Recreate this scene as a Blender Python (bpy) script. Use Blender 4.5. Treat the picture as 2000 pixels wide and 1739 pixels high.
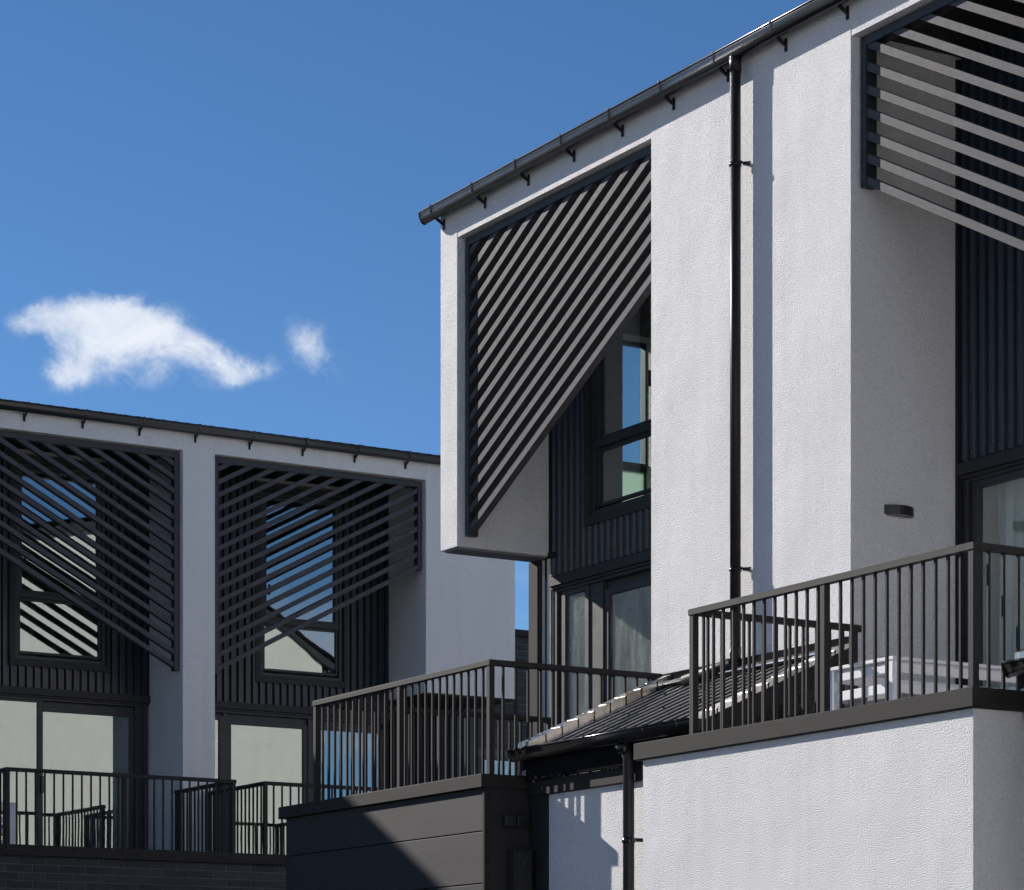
import bpy, bmesh, math, random
from mathutils import Vector, Matrix
random.seed(4)
for o in list(bpy.data.objects):
    bpy.data.objects.remove(o, do_unlink=True)
scene = bpy.context.scene
COL = scene.collection

# ------------------------------------------------------------------ camera
CAM_H = 1.6
HEAD = math.radians(31.1)              # heading, clockwise from +Y
cam = bpy.data.cameras.new('camera')
cam.sensor_width = 36.0
cam.lens = 94.5                        # 5250 px focal length on a 2000 px wide frame
cam.shift_x = 0.0
cam.shift_y = (2030 - 869.5) / 2000.0  # verticals kept upright: horizon below the frame
cam.clip_start = 0.1
cam.clip_end = 5000
camo = bpy.data.objects.new('camera', cam)
camo.location = (0, 0, CAM_H)
camo.rotation_euler = (math.radians(90), 0, -HEAD)
COL.objects.link(camo)
scene.camera = camo

# ------------------------------------------------------------------ sun and sky
SUN = Vector((-0.298, 0.845, 0.452)).normalized()     # towards the sun
SUN_EL = math.asin(SUN.z)
SUN_AZ = math.atan2(SUN.x, SUN.y)
SKY_STRENGTH = 0.051
sl = bpy.data.lights.new('sun', 'SUN')
sl.energy = 3.25
sl.angle = math.radians(0.5)
sl.color = (1.0, 0.935, 0.87)
so = bpy.data.objects.new('sun', sl)
so.rotation_euler = SUN.to_track_quat('Z', 'Y').to_euler()
so.location = (0, 0, 30)
COL.objects.link(so)

vs = scene.view_settings
vs.view_transform = 'Standard'
vs.look = 'None'
vs.exposure = 1.03
vs.gamma = 1.0
vs.use_curve_mapping = False

world = bpy.data.worlds.new('World')
scene.world = world
world.use_nodes = True
wt = world.node_tree
wt.nodes.clear()


class NT:
    """small helper to wire nodes"""
    def __init__(self, tree):
        self.t = tree

    def n(self, typ, **kw):
        nd = self.t.nodes.new(typ)
        for k, v in kw.items():
            setattr(nd, k, v)
        return nd

    def link(self, a, b):
        self.t.links.new(a, b)

    def val(self, sock, v):
        if isinstance(v, (int, float)):
            sock.default_value = v
        elif isinstance(v, (tuple, list)):
            sock.default_value = v
        else:
            self.t.links.new(v, sock)

    def math(self, op, a, b=None, c=None, clamp=False):
        nd = self.n('ShaderNodeMath', operation=op, use_clamp=clamp)
        self.val(nd.inputs[0], a)
        if b is not None:
            self.val(nd.inputs[1], b)
        if c is not None:
            self.val(nd.inputs[2], c)
        return nd.outputs[0]

    def vmath(self, op, a, b=None):
        nd = self.n('ShaderNodeVectorMath', operation=op)
        self.val(nd.inputs[0], a)
        if b is not None:
            self.val(nd.inputs[1], b)
        return nd.outputs[0]

    def noise(self, vec, scale, detail=4, rough=0.55, dist=0.0, dim='3D'):
        nd = self.n('ShaderNodeTexNoise', noise_dimensions=dim)
        if vec is not None:
            self.link(vec, nd.inputs['Vector'])
        nd.inputs['Scale'].default_value = scale
        nd.inputs['Detail'].default_value = detail
        nd.inputs['Roughness'].default_value = rough
        nd.inputs['Distortion'].default_value = dist
        return nd.outputs[0]

    def ramp(self, fac, stops):
        nd = self.n('ShaderNodeValToRGB')
        el = nd.color_ramp.elements
        while len(el) < len(stops):
            el.new(0.5)
        for e, (p, c) in zip(el, stops):
            e.position = p
            e.color = (c, c, c, 1) if isinstance(c, (int, float)) else (*c, 1)
        self.val(nd.inputs[0], fac)
        return nd.outputs[0]

    def maprange(self, v, a, b, c, d, typ='LINEAR'):
        nd = self.n('ShaderNodeMapRange', interpolation_type=typ)
        for s, x in zip(nd.inputs, (v, a, b, c, d)):
            self.val(s, x)
        return nd.outputs[0]

    def mixc(self, fac, a, b, blend='MIX'):
        nd = self.n('ShaderNodeMix', data_type='RGBA', blend_type=blend)
        self.val(nd.inputs[0], fac)
        for s, v in ((nd.inputs[6], a), (nd.inputs[7], b)):
            if isinstance(v, tuple) and len(v) == 3:
                v = (*v, 1)
            self.val(s, v)
        return nd.outputs[2]


W = NT(wt)
sky = W.n('ShaderNodeTexSky')
sky.sky_type = 'NISHITA'
sky.sun_disc = False
sky.sun_elevation = SUN_EL
sky.sun_rotation = SUN_AZ
sky.altitude = 2800
sky.air_density = 1.0
sky.dust_density = 0.05
sky.ozone_density = 4.0
hsv = W.n('ShaderNodeHueSaturation')
hsv.inputs['Saturation'].default_value = 1.12
W.link(sky.outputs[0], hsv.inputs['Color'])
tc = W.n('ShaderNodeTexCoord')
direc = W.vmath('NORMALIZE', tc.outputs['Generated'])
sep = W.n('ShaderNodeSeparateXYZ')
W.link(direc, sep.inputs[0])
az = W.math('ARCTAN2', sep.outputs[0], sep.outputs[1])
el = W.math('ARCSINE', sep.outputs[2])
# a small fair-weather cloud: soft lobes (azimuth, elevation, width, height in degrees) torn up by noise
warp = W.noise(direc, 34, 5, 0.6)
warp2 = W.noise(W.vmath('ADD', direc, (3.1, 1.7, 0.4)), 34, 5, 0.6)
azd = W.math('ADD', W.math('MULTIPLY', az, 180 / math.pi), W.math('MULTIPLY', W.math('SUBTRACT', warp, 0.5), 1.0))
eld = W.math('ADD', W.math('MULTIPLY', el, 180 / math.pi), W.math('MULTIPLY', W.math('SUBTRACT', warp2, 0.5), 0.8))
LOBES = [(21.05, 14.70, 0.75, 0.26, 0.62), (21.95, 14.92, 0.80, 0.34, 0.80), (22.95, 14.95, 0.80, 0.36, 0.88),
         (23.60, 14.62, 0.75, 0.42, 0.66), (22.45, 14.45, 0.90, 0.42, 0.62), (21.75, 13.72, 0.50, 0.34, 0.85),
         (21.75, 14.20, 0.50, 0.45, 0.55), (24.45, 14.24, 0.80, 0.28, 0.62), (25.50, 13.95, 0.75, 0.28, 0.70),
         (23.5, 13.85, 1.6, 0.45, 0.34), (26.78, 14.50, 0.40, 0.46, 0.50), (27.12, 14.12, 0.46, 0.42, 0.36)]
tot = None
for a0, e0, rx, ry, amp in LOBES:
    dx = W.math('DIVIDE', W.math('SUBTRACT', azd, a0), rx)
    dy = W.math('DIVIDE', W.math('SUBTRACT', eld, e0), ry)
    r2 = W.math('ADD', W.math('MULTIPLY', dx, dx), W.math('MULTIPLY', dy, dy))
    g = W.math('MULTIPLY', W.math('EXPONENT', W.math('MULTIPLY', r2, -1.0)), amp)
    tot = g if tot is None else W.math('ADD', tot, g)
fine = W.noise(direc, 70, 12, 0.68, 0.4)
wisp = W.noise(W.vmath('ADD', direc, (0.7, 4.2, 2.2)), 24, 9, 0.62, 0.7)
tex = W.math('ADD', W.math('MULTIPLY', fine, 0.55), W.math('MULTIPLY', wisp, 0.45))
body = W.maprange(tot, 0.0, 1.15, 0.0, 1.0)
cov = W.math('ADD', body, W.math('MULTIPLY', W.math('SUBTRACT', tex, 0.5), 2.4))
dens = W.maprange(cov, 0.08, 1.05, 0.0, 1.0, 'SMOOTHSTEP')
dens = W.math('MULTIPLY', dens, W.maprange(tot, 0.0, 0.5, 0.0, 0.95, 'SMOOTHSTEP'))
# thin low cloud near the horizon all around
lown = W.noise(W.vmath('MULTIPLY', direc, (1, 1, 5)), 5, 6, 0.6)
low = W.math('MULTIPLY', W.maprange(lown, 0.42, 0.68, 0.0, 0.85, 'SMOOTHSTEP'),
             W.maprange(W.math('MULTIPLY', el, 180 / math.pi), 10.5, 7.5, 0.0, 1.0, 'SMOOTHSTEP'))
dens = W.math('MAXIMUM', dens, low)
cloudc = W.mixc(W.maprange(wisp, 0.35, 0.62, 0, 1), (6.2, 7.0, 8.4), (8.4, 8.8, 9.5))
skyc = W.mixc(dens, hsv.outputs[0], cloudc)
bg = W.n('ShaderNodeBackground')
bg.inputs['Strength'].default_value = SKY_STRENGTH
W.link(skyc, bg.inputs['Color'])
wo = W.n('ShaderNodeOutputWorld')
W.link(bg.outputs[0], wo.inputs['Surface'])

# ------------------------------------------------------------------ materials
def mat(name):
    m = bpy.data.materials.new(name)
    m.use_nodes = True
    t = m.node_tree
    t.nodes.clear()
    h = NT(t)
    p = h.n('ShaderNodeBsdfPrincipled')
    out = h.n('ShaderNodeOutputMaterial')
    h.link(p.outputs[0], out.inputs['Surface'])
    geo = h.n('ShaderNodeNewGeometry')
    return m, h, p, geo.outputs['Position'], out


def bump(h, p, height, strength, dist):
    b = h.n('ShaderNodeBump')
    b.inputs['Strength'].default_value = strength
    b.inputs['Distance'].default_value = dist
    h.link(height, b.inputs['Height'])
    h.link(b.outputs[0], p.inputs['Normal'])
    return b


def m_render(name='white_render', tint=None):
    m, h, p, pos, _ = mat(name)
    vor = h.n('ShaderNodeTexVoronoi', feature='F1')
    h.link(pos, vor.inputs['Vector'])
    vor.inputs['Scale'].default_value = 125
    grain = vor.outputs['Distance']                       # thrown grains about 8 mm across
    pit = h.noise(pos, 210, 2, 0.7)
    mid = h.noise(pos, 34, 3, 0.6)
    lumps = h.noise(pos, 1.3, 2.6, 0.5)
    dirt = h.noise(h.vmath('MULTIPLY', pos, (4, 4, 0.22)), 1.5, 6, 0.6)
    hgt = h.math('ADD', h.math('MULTIPLY', grain, -0.0075), h.math('MULTIPLY', pit, 0.0055))
    hgt = h.math('ADD', hgt, h.math('MULTIPLY', mid, 0.0022))
    hgt = h.math('ADD', hgt, h.math('MULTIPLY', lumps, 0.055))
    bump(h, p, hgt, 1.0, 1.0)
    c = h.mixc(h.maprange(dirt, 0.45, 0.75, 0, 0.5), (0.86, 0.855, 0.855), (0.74, 0.73, 0.72))
    c = h.mixc(h.maprange(pit, 0.36, 0.52, 0.60, 0.0), c, (0.42, 0.42, 0.45))  # shade of the pits put into the colour: hollows darkened
    if tint:
        c = h.mixc(1.0, c, tint, 'MULTIPLY')
    h.link(c, p.inputs['Base Color'])
    p.inputs['Roughness'].default_value = 0.72
    p.inputs['Specular IOR Level'].default_value = 0.35
    return m


def m_metal(name, col, rough, spec=0.5, grain=0.0, dirt=0.25, streak=(3, 3, 3), rv=0.06):
    m, h, p, pos, _ = mat(name)
    n = h.noise(h.vmath('MULTIPLY', pos, streak), 2.4, 6, 0.62)
    n2 = h.noise(pos, 160, 2, 0.5)
    c2 = tuple(min(1, x * 1.5 + 0.012) for x in col)
    h.link(h.mixc(h.maprange(n, 0.4, 0.75, 0, dirt * 2), col, c2), p.inputs['Base Color'])
    h.link(h.maprange(n, 0.3, 0.7, rough - rv, rough + rv), p.inputs['Roughness'])
    p.inputs['Specular IOR Level'].default_value = spec
    if grain:
        bump(h, p, h.math('MULTIPLY', n2, grain), 1.0, 1.0)
    return m


def m_board():
    m, h, p, pos, _ = mat('dark_fibre_board')
    n = h.noise(h.vmath('MULTIPLY', pos, (2, 1.0, 3)), 1.6, 7, 0.65)
    f = h.noise(pos, 120, 3, 0.6)
    h.link(h.mixc(h.maprange(n, 0.35, 0.7, 0, 0.7), (0.020, 0.020, 0.022), (0.036, 0.034, 0.033)), p.inputs['Base Color'])
    h.link(h.maprange(n, 0.3, 0.7, 0.62, 0.74), p.inputs['Roughness'])
    p.inputs['Specular IOR Level'].default_value = 0.26
    bump(h, p, h.math('MULTIPLY', f, 0.0012), 1.0, 1.0)
    return m


def m_brick():
    m, h, p, pos, _ = mat('dark_brick')
    oi = h.n('ShaderNodeObjectInfo')
    n = h.noise(pos, 30, 5, 0.6)
    c = h.mixc(oi.outputs['Random'], (0.013, 0.015, 0.021), (0.030, 0.031, 0.038))
    c = h.mixc(h.maprange(n, 0.5, 0.8, 0, 0.5), c, (0.075, 0.07, 0.07))
    h.link(c, p.inputs['Base Color'])
    p.inputs['Roughness'].default_value = 0.75
    bump(h, p, h.math('MULTIPLY', n, 0.004), 1.0, 1.0)
    return m


def m_brickwork():
    m, h, p, pos, _ = mat('dark_brickwork')
    sp = h.n('ShaderNodeSeparateXYZ')
    h.link(pos, sp.inputs[0])
    cb = h.n('ShaderNodeCombineXYZ')
    h.link(h.math('ADD', sp.outputs[0], sp.outputs[1]), cb.inputs[0])
    h.link(sp.outputs[2], cb.inputs[1])
    bt_ = h.n('ShaderNodeTexBrick', offset=0.5)
    h.link(cb.outputs[0], bt_.inputs['Vector'])
    bt_.inputs['Scale'].default_value = 1.0
    bt_.inputs['Brick Width'].default_value = 0.30
    bt_.inputs['Row Height'].default_value = 0.086
    bt_.inputs['Mortar Size'].default_value = 0.005
    bt_.inputs['Color1'].default_value = (0.013, 0.015, 0.021, 1)
    bt_.inputs['Color2'].default_value = (0.030, 0.031, 0.038, 1)
    bt_.inputs['Mortar'].default_value = (0.10, 0.10, 0.105, 1)
    h.link(bt_.outputs['Color'], p.inputs['Base Color'])
    p.inputs['Roughness'].default_value = 0.75
    bump(h, p, h.math('MULTIPLY', bt_.outputs['Fac'], -0.006), 1.0, 1.0)
    return m


def m_plain(name, col, rough=0.8, spec=0.3, scale=3.0, var=0.12, bumph=0.0, bscale=60):
    m, h, p, pos, _ = mat(name)
    n = h.noise(pos, scale, 5, 0.6)
    c2 = tuple(x * (1 - var * 2) for x in col)
    h.link(h.mixc(h.maprange(n, 0.3, 0.75, 0, 1), col, c2), p.inputs['Base Color'])
    p.inputs['Roughness'].default_value = rough
    p.inputs['Specular IOR Level'].default_value = spec
    if bumph:
        bump(h, p, h.math('MULTIPLY', h.noise(pos, bscale, 4, 0.6), bumph), 1.0, 1.0)
    return m


def m_glass(name, refl=0.30, dust=0.0):
    m, h, p, pos, out = mat(name)
    m.node_tree.nodes.remove(p)
    gl = h.n('ShaderNodeBsdfGlossy')
    gl.inputs['Roughness'].default_value = 0.004
    gl.inputs['Color'].default_value = (0.88, 0.96, 0.97, 1)
    tr = h.n('ShaderNodeBsdfTransparent')
    tr.inputs['Color'].default_value = (0.93, 0.975, 0.96, 1)
    wav = h.noise(pos, 1.1, 2, 0.4)
    b = h.n('ShaderNodeBump')
    b.inputs['Strength'].default_value = 1.0
    b.inputs['Distance'].default_value = 1.0
    h.link(h.math('MULTIPLY', wav, 0.0018), b.inputs['Height'])
    h.link(b.outputs[0], gl.inputs['Normal'])
    fr = h.n('ShaderNodeFresnel')
    fr.inputs[0].default_value = 1.52
    fac = h.math('ADD', h.math('MULTIPLY', fr.outputs[0], 0.75), refl, clamp=True)
    gn = h.n('ShaderNodeNewGeometry')
    fac = h.math('MULTIPLY', fac, h.math('SUBTRACT', 1.0, gn.outputs['Backfacing']))   # one coated face per pane
    mx = h.n('ShaderNodeMixShader')
    h.val(mx.inputs[0], fac)
    h.link(tr.outputs[0], mx.inputs[1])
    h.link(gl.outputs[0], mx.inputs[2])
    res = mx.outputs[0]
    if dust:
        df = h.n('ShaderNodeBsdfDiffuse')
        df.inputs['Color'].default_value = (0.62, 0.66, 0.62, 1)
        sp = h.noise(pos, 130, 3, 0.7)
        big = h.noise(h.vmath('MULTIPLY', pos, (2, 6, 1.2)), 1.6, 5, 0.6)
        f2 = h.math('MULTIPLY', h.maprange(sp, 0.48, 0.66, 0.06, 1.0), h.maprange(big, 0.3, 0.7, 0.1, 1.0))
        m2 = h.n('ShaderNodeMixShader')
        h.val(m2.inputs[0], h.math('MULTIPLY', f2, dust))
        h.link(res, m2.inputs[1])
        h.link(df.outputs[0], m2.inputs[2])
        res = m2.outputs[0]
    h.link(res, out.inputs['Surface'])
    return m


def m_frost():
    m, h, p, pos, out = mat('frosted_glass')
    t = h.n('ShaderNodeBsdfTranslucent')
    t.inputs['Color'].default_value = (0.62, 0.74, 0.66, 1)
    p.inputs['Base Color'].default_value = (0.5, 0.56, 0.52, 1)
    p.inputs['Roughness'].default_value = 0.35
    mx = h.n('ShaderNodeMixShader')
    mx.inputs[0].default_value = 0.75
    h.link(p.outputs[0], mx.inputs[1])
    h.link(t.outputs[0], mx.inputs[2])
    h.link(mx.outputs[0], out.inputs['Surface'])
    return m


def m_ground():
    m, h, p, pos, _ = mat('paving')
    n = h.noise(pos, 0.6, 7, 0.6)
    f = h.noise(pos, 70, 3, 0.6)
    h.link(h.mixc(h.maprange(n, 0.3, 0.7, 0, 1), (0.64, 0.63, 0.60), (0.54, 0.53, 0.51)), p.inputs['Base Color'])
    p.inputs['Roughness'].default_value = 0.9
    bump(h, p, h.math('MULTIPLY', f, 0.004), 1.0, 1.0)
    return m


M = dict(
    white=m_render(), stone=m_render('stone_render', (0.97, 0.96, 0.88)),
    metal=m_metal('anthracite_metal', (0.024, 0.026, 0.031), 0.50, 0.40),
    rail=m_metal('railing_paint', (0.021, 0.020, 0.020), 0.60, 0.17, 0.0006),
    slat=m_metal('slat_paint', (0.066, 0.065, 0.073), 0.62, 0.10, 0.0006, 0.3, (2, 9, 9)),
    gutter=m_metal('gutter_plastic', (0.013, 0.013, 0.014), 0.21, 0.40, 0.0, 0.02, rv=0.01),
    clad=m_metal('cladding_steel', (0.014, 0.019, 0.030), 0.36, 0.42, 0.0, 0.10, (9, 9, 1)),
    navy=m_metal('navy_cladding_steel', (0.018, 0.028, 0.046), 0.40, 0.5, 0.0, 0.08, (9, 9, 1)),
    pipe=m_metal('pipe_plastic', (0.020, 0.020, 0.022), 0.42, 0.24, 0.0, 0.05, rv=0.02),
    trim=m_metal('trim_metal', (0.025, 0.025, 0.028), 0.58, 0.24),
    coping=m_metal('coping_metal', (0.023, 0.021, 0.020), 0.66, 0.13, 0.0, 0.35, (3, 3, 9)),
    board=m_board(), brick=m_brick(), brickwork=m_brickwork(),
    mortar=m_plain('dark_mortar', (0.13, 0.13, 0.135), 0.95, 0.1, 20),
    soffit=m_plain('dark_soffit', (0.014, 0.014, 0.016), 0.6, 0.3),
    under=m_plain('underside_trim', (0.20, 0.20, 0.21), 0.7, 0.3),
    clear=m_glass('clear_glass', 0.0), frost=m_frost(), glass=m_glass('window_glass', 0.29), glassd=m_glass('dusty_door_glass', 0.16, 0.75),
    room=m_plain('interior_plaster', (0.52, 0.51, 0.48), 0.9, 0.2),
    floor=m_plain('interior_floor', (0.20, 0.16, 0.12), 0.6, 0.3),
    curtain=m_plain('curtain_linen', (0.66, 0.68, 0.67), 0.9, 0.1, 40, 0.06),
    furn=m_plain('white_powder_coat', (0.76, 0.76, 0.79), 0.5, 0.4, 4, 0.05),
    cushion=m_plain('grey_cushion', (0.30, 0.31, 0.33), 0.95, 0.1, 30, 0.08),
    deck=m_plain('deck_tile', (0.34, 0.335, 0.33), 0.8, 0.3, 4, 0.1),
    black=m_plain('black_plastic', (0.012, 0.012, 0.013), 0.4, 0.5),
    steel=m_metal('zinc_screw', (0.45, 0.45, 0.45), 0.4, 0.5),
    matte=m_plain('matte_black', (0.016, 0.016, 0.018), 0.95, 0.0), flash=m_metal('lead_flashing', (0.90, 0.85, 0.78), 0.26, 0.5, 0.0, 0.4),
    roofsteel=m_metal('porch_roof_steel', (0.42, 0.41, 0.40), 0.34, 0.6, 0.0, 0.2, (1, 12, 1)),
    asphalt=m_plain('asphalt', (0.055, 0.056, 0.060), 0.92, 0.2, 6, 0.12, 0.004, 90),
    ground=m_ground(),
)
for n_ in M['flash'].node_tree.nodes:
    if n_.type == 'BSDF_PRINCIPLED':
        n_.inputs['Metallic'].default_value = 1.0


# ------------------------------------------------------------------ mesh helpers
I = Matrix.Identity(4)


class Frame:
    """local facade coordinates: u along the facade, w into the building, z up"""
    def __init__(self, kind, plane):
        self.k, self.p = kind, plane

    def __call__(self, u, w, z):
        return Vector((self.p + w, u, z)) if self.k == 'R' else Vector((u, self.p + w, z))


RF = Frame('R', 11.35)     # right terrace: facade plane x = 11.35, facing -X
LF = Frame('L', 28.5)      # left terrace: facade plane y = 28.5, facing -Y
WF = Frame('L', 0.0)       # plain world axes


class MB:
    def __init__(self):
        self.bm = bmesh.new()

    def prism(self, fr, poly, axis, a0, a1):
        """poly is 2D in the two other axes (order u,w,z without the extrusion axis)"""
        def P(p, a):
            if axis == 'u':
                return fr(a, p[0], p[1])
            if axis == 'w':
                return fr(p[0], a, p[1])
            return fr(p[0], p[1], a)
        n = len(poly)
        A = [self.bm.verts.new(P(p, a0)) for p in poly]
        B = [self.bm.verts.new(P(p, a1)) for p in poly]
        fs = [self.bm.faces.new(A), self.bm.faces.new(B[::-1])]
        for i in range(n):
            j = (i + 1) % n
            fs.append(self.bm.faces.new((A[j], A[i], B[i], B[j])))
        bmesh.ops.recalc_face_normals(self.bm, faces=fs)
        return fs

    def box(self, fr, u0, u1, w0, w1, z0, z1, bev=0.0):
        fs = self.prism(fr, [(u0, w0), (u1, w0), (u1, w1), (u0, w1)], 'z', z0, z1)
        if bev:
            es = list({e for f in fs for e in f.edges})
            bmesh.ops.bevel(self.bm, geom=es, offset=bev, segments=1, affect='EDGES', profile=0.5)
        return self

    def tube(self, pts, r, seg=14, cap=True):
        pts = [Vector(p) for p in pts]
        rings = []
        for i, p in enumerate(pts):
            d = (pts[min(i + 1, len(pts) - 1)] - pts[max(i - 1, 0)]).normalized()
            ref = Vector((0, 0, 1)) if abs(d.z) < 0.9 else Vector((1, 0, 0))
            a = d.cross(ref).normalized()
            b = d.cross(a)
            rr = r[i] if isinstance(r, (list, tuple)) else r
            rings.append([self.bm.verts.new(p + a * rr * math.cos(2 * math.pi * k / seg) + b * rr * math.sin(2 * math.pi * k / seg)) for k in range(seg)])
        fs = []
        for A, B in zip(rings, rings[1:]):
            for k in range(seg):
                f = self.bm.faces.new((A[k], A[(k + 1) % seg], B[(k + 1) % seg], B[k]))
                f.smooth = True
                fs.append(f)
        if cap:
            fs.append(self.bm.faces.new(rings[0][::-1]))
            fs.append(self.bm.faces.new(rings[-1]))
        bmesh.ops.recalc_face_normals(self.bm, faces=fs)
        return self

    def sheet(self, fr, prof, fn):
        """thin sheet: prof = list of (t, off); fn(t, off, k) -> point for k = 0, 1"""
        A = [self.bm.verts.new(fn(t, o, 0)) for t, o in prof]
        B = [self.bm.verts.new(fn(t, o, 1)) for t, o in prof]
        for i in range(len(prof) - 1):
            self.bm.faces.new((A[i], A[i + 1], B[i + 1], B[i]))
        return self

    def mesh(self, name, m):
        me = bpy.data.meshes.new(name)
        self.bm.to_mesh(me)
        self.bm.free()
        me.materials.append(M[m] if isinstance(m, str) else m)
        return me

    def build(self, name, m, parent=None):
        return link_mesh(name, self.mesh(name, m), parent)


def link_mesh(name, me, parent=None, loc=None, rotz=0.0):
    o = bpy.data.objects.new(name, me)
    COL.objects.link(o)
    if loc is not None:
        o.location = loc
        o.rotation_euler = (0, 0, rotz)
    if parent is not None:
        o.parent = parent
        inv = Matrix.Translation(-parent.location) if parent.type == 'EMPTY' else Matrix.Identity(4)
        o.matrix_parent_inverse = inv
    return o


def tag(o, label, cat, group=None, kind=None):
    if label:
        o['label'] = label
    if cat:
        o['category'] = cat
    if group:
        o['group'] = group
    if kind:
        o['kind'] = kind
    return o


def thing(name, loc, label, cat, group=None):
    o = bpy.data.objects.new(name, None)
    o.empty_display_size = 0.2
    o.location = loc
    COL.objects.link(o)
    return tag(o, label, cat, group)


def clip_poly(poly, keep):
    """keep(p) >= 0 half plane clip, linear"""
    out = []
    for i in range(len(poly)):
        a, b = poly[i], poly[(i + 1) % len(poly)]
        da, db = keep(a), keep(b)
        if da >= 0:
            out.append(a)
        if (da >= 0) != (db >= 0):
            t = da / (da - db)
            out.append((a[0] + (b[0] - a[0]) * t, a[1] + (b[1] - a[1]) * t))
    return out


# ------------------------------------------------------------------ the ground
g = MB()
g.bm.faces.new([g.bm.verts.new(v) for v in ((-1500, -1500, 0), (1500, -1500, 0), (1500, 1500, 0), (-1500, 1500, 0))])
tag(g.build('ground', 'ground'), None, None, kind='structure')
g = MB()
g.bm.faces.new([g.bm.verts.new(v) for v in ((-60, 1.0, 0.004), (9.74, 1.0, 0.004), (9.74, 26.9, 0.004), (-60, 26.9, 0.004))])
tag(g.build('added_dark_ground', 'asphalt'), None, None, kind='structure')  # unseen dark sheet, added to cut light bounced onto the -X facing walls

# ------------------------------------------------------------------ shared house parts
EAVE = 8.62
HEADZ = 8.385


def rib_profile(u0, u1, period=0.096, depth=0.034, phase=0.0, narrow=False):
    """trapezoidal rib: crest at off 0, trough at off depth"""
    pts = []
    seq = [(0.0, 0), (0.030, 0), (0.046, 1), (0.078, 1), (0.094, 0)]
    if narrow:
        seq = [(0.0, 0), (0.022, 0), (0.034, 1), (0.082, 1), (0.094, 0)]
    k = math.floor((u0 - phase) / period) - 1
    raw = []
    while phase + k * period < u1 + period:
        for t, s in seq:
            raw.append((phase + k * period + t * period / 0.096, s * depth))
        k += 1
    raw.sort()
    prev = None
    for p in raw:
        if prev is not None:
            for lim in (u0, u1):
                if prev[0] < lim < p[0]:
                    f = (lim - prev[0]) / (p[0] - prev[0])
                    pts.append((lim, prev[1] + (p[1] - prev[1]) * f))
        if u0 <= p[0] <= u1:
            pts.append(p)
        prev = p
    pts.sort()
    return pts


def cladding(fr, parent, u0, u1, z0, z1, w):
    b = MB()
    b.sheet(fr, rib_profile(u0, u1), lambda t, o, k: fr(t, w + o, z1 if k else z0))
    o = b.build('cladding_panel', 'navy' if fr is RF else 'clad', parent)
    # screws low on every crest
    s = MB()
    k = math.floor(u0 / 0.096)
    rows = [z0 + 0.07] + ([z0 + 0.07 + 1.05 * i for i in range(1, 4)] if z1 - z0 > 1.2 else [])
    for zi, z in enumerate(rows):
        if z > z1 - 0.05:
            continue
        kk = k
        while kk * 0.096 < u1:
            uc = kk * 0.096 + 0.015
            if u0 + 0.01 < uc < u1 - 0.01 and (zi == 0 or kk % 4 == 0):
                s.prism(fr, [(uc + 0.006 * math.cos(a * math.pi / 3), z + 0.006 * math.sin(a * math.pi / 3)) for a in range(6)], 'w', w - 0.006, w + 0.002)
            kk += 1
    if len(s.bm.verts):
        so_ = s.build('cladding_screws', 'black', o)
        so_['kind'] = 'stuff'
    else:
        s.bm.free()
    return o


def frame_ring(b, fr, u0, u1, w0, w1, z0, z1, tl, tr, tb, tt, bev=0.003):
    b.box(fr, u0, u0 + tl, w0, w1, z0, z1, bev)
    b.box(fr, u1 - tr, u1, w0, w1, z0, z1, bev)
    b.box(fr, u0 + tl, u1 - tr, w0 + 0.001, w1, z0, z0 + tb, bev)
    b.box(fr, u0 + tl, u1 - tr, w0 + 0.001, w1, z1 - tt, z1, bev)


def pane(fr, u0, u1, w, z0, z1, m, parent):
    b = MB()
    b.box(fr, u0, u1, w, w + 0.008, z0, z1)
    return b.build('pane', m, parent)


def window(fr, parent, u0, u1, z0, z1, zs, w):
    """casement above, fixed light below; u0..u1, z0..z1 are the glass extents"""
    b = MB()
    frame_ring(b, fr, u0 - 0.085, u1 + 0.085, w, w + 0.09, z0 - 0.085, z1 + 0.085, 0.045, 0.045, 0.045, 0.045)
    b.box(fr, u0 - 0.04, u1 + 0.04, w + 0.002, w + 0.09, zs - 0.030, zs + 0.030, 0.003)
    win = b.build('window', 'metal', parent)
    for i, (a, c) in enumerate(((z0, zs - 0.045), (zs + 0.045, z1))):
        s = MB()
        ins = 0.045 if i else 0.03
        frame_ring(s, fr, u0 - 0.038, u1 + 0.038, w + (0.012 if i else 0.03), w + 0.07, a - 0.014, c + 0.038 if i else c + 0.014, ins, ins, 0.03, 0.03, 0.002)
        s.build('sash', 'metal', win)
        pane(fr, u0, u1, w + 0.05, a, c + 0.02, 'glass', win)
    h = MB()
    h.box(fr, u0 + 0.03, u0 + 0.045, w - 0.02, w + 0.02, zs + 0.32, zs + 0.45, 0.003)
    h.build('handle', 'black', win)
    # surrounding flashing trim
    t = MB()
    frame_ring(t, fr, u0 - 0.16, u1 + 0.13, w - 0.035, w + 0.05, z0 - 0.165, z1 + 0.16, 0.07, 0.04, 0.075, 0.07, 0.003)
    t.build('window_trim', 'trim', parent)
    return win


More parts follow.
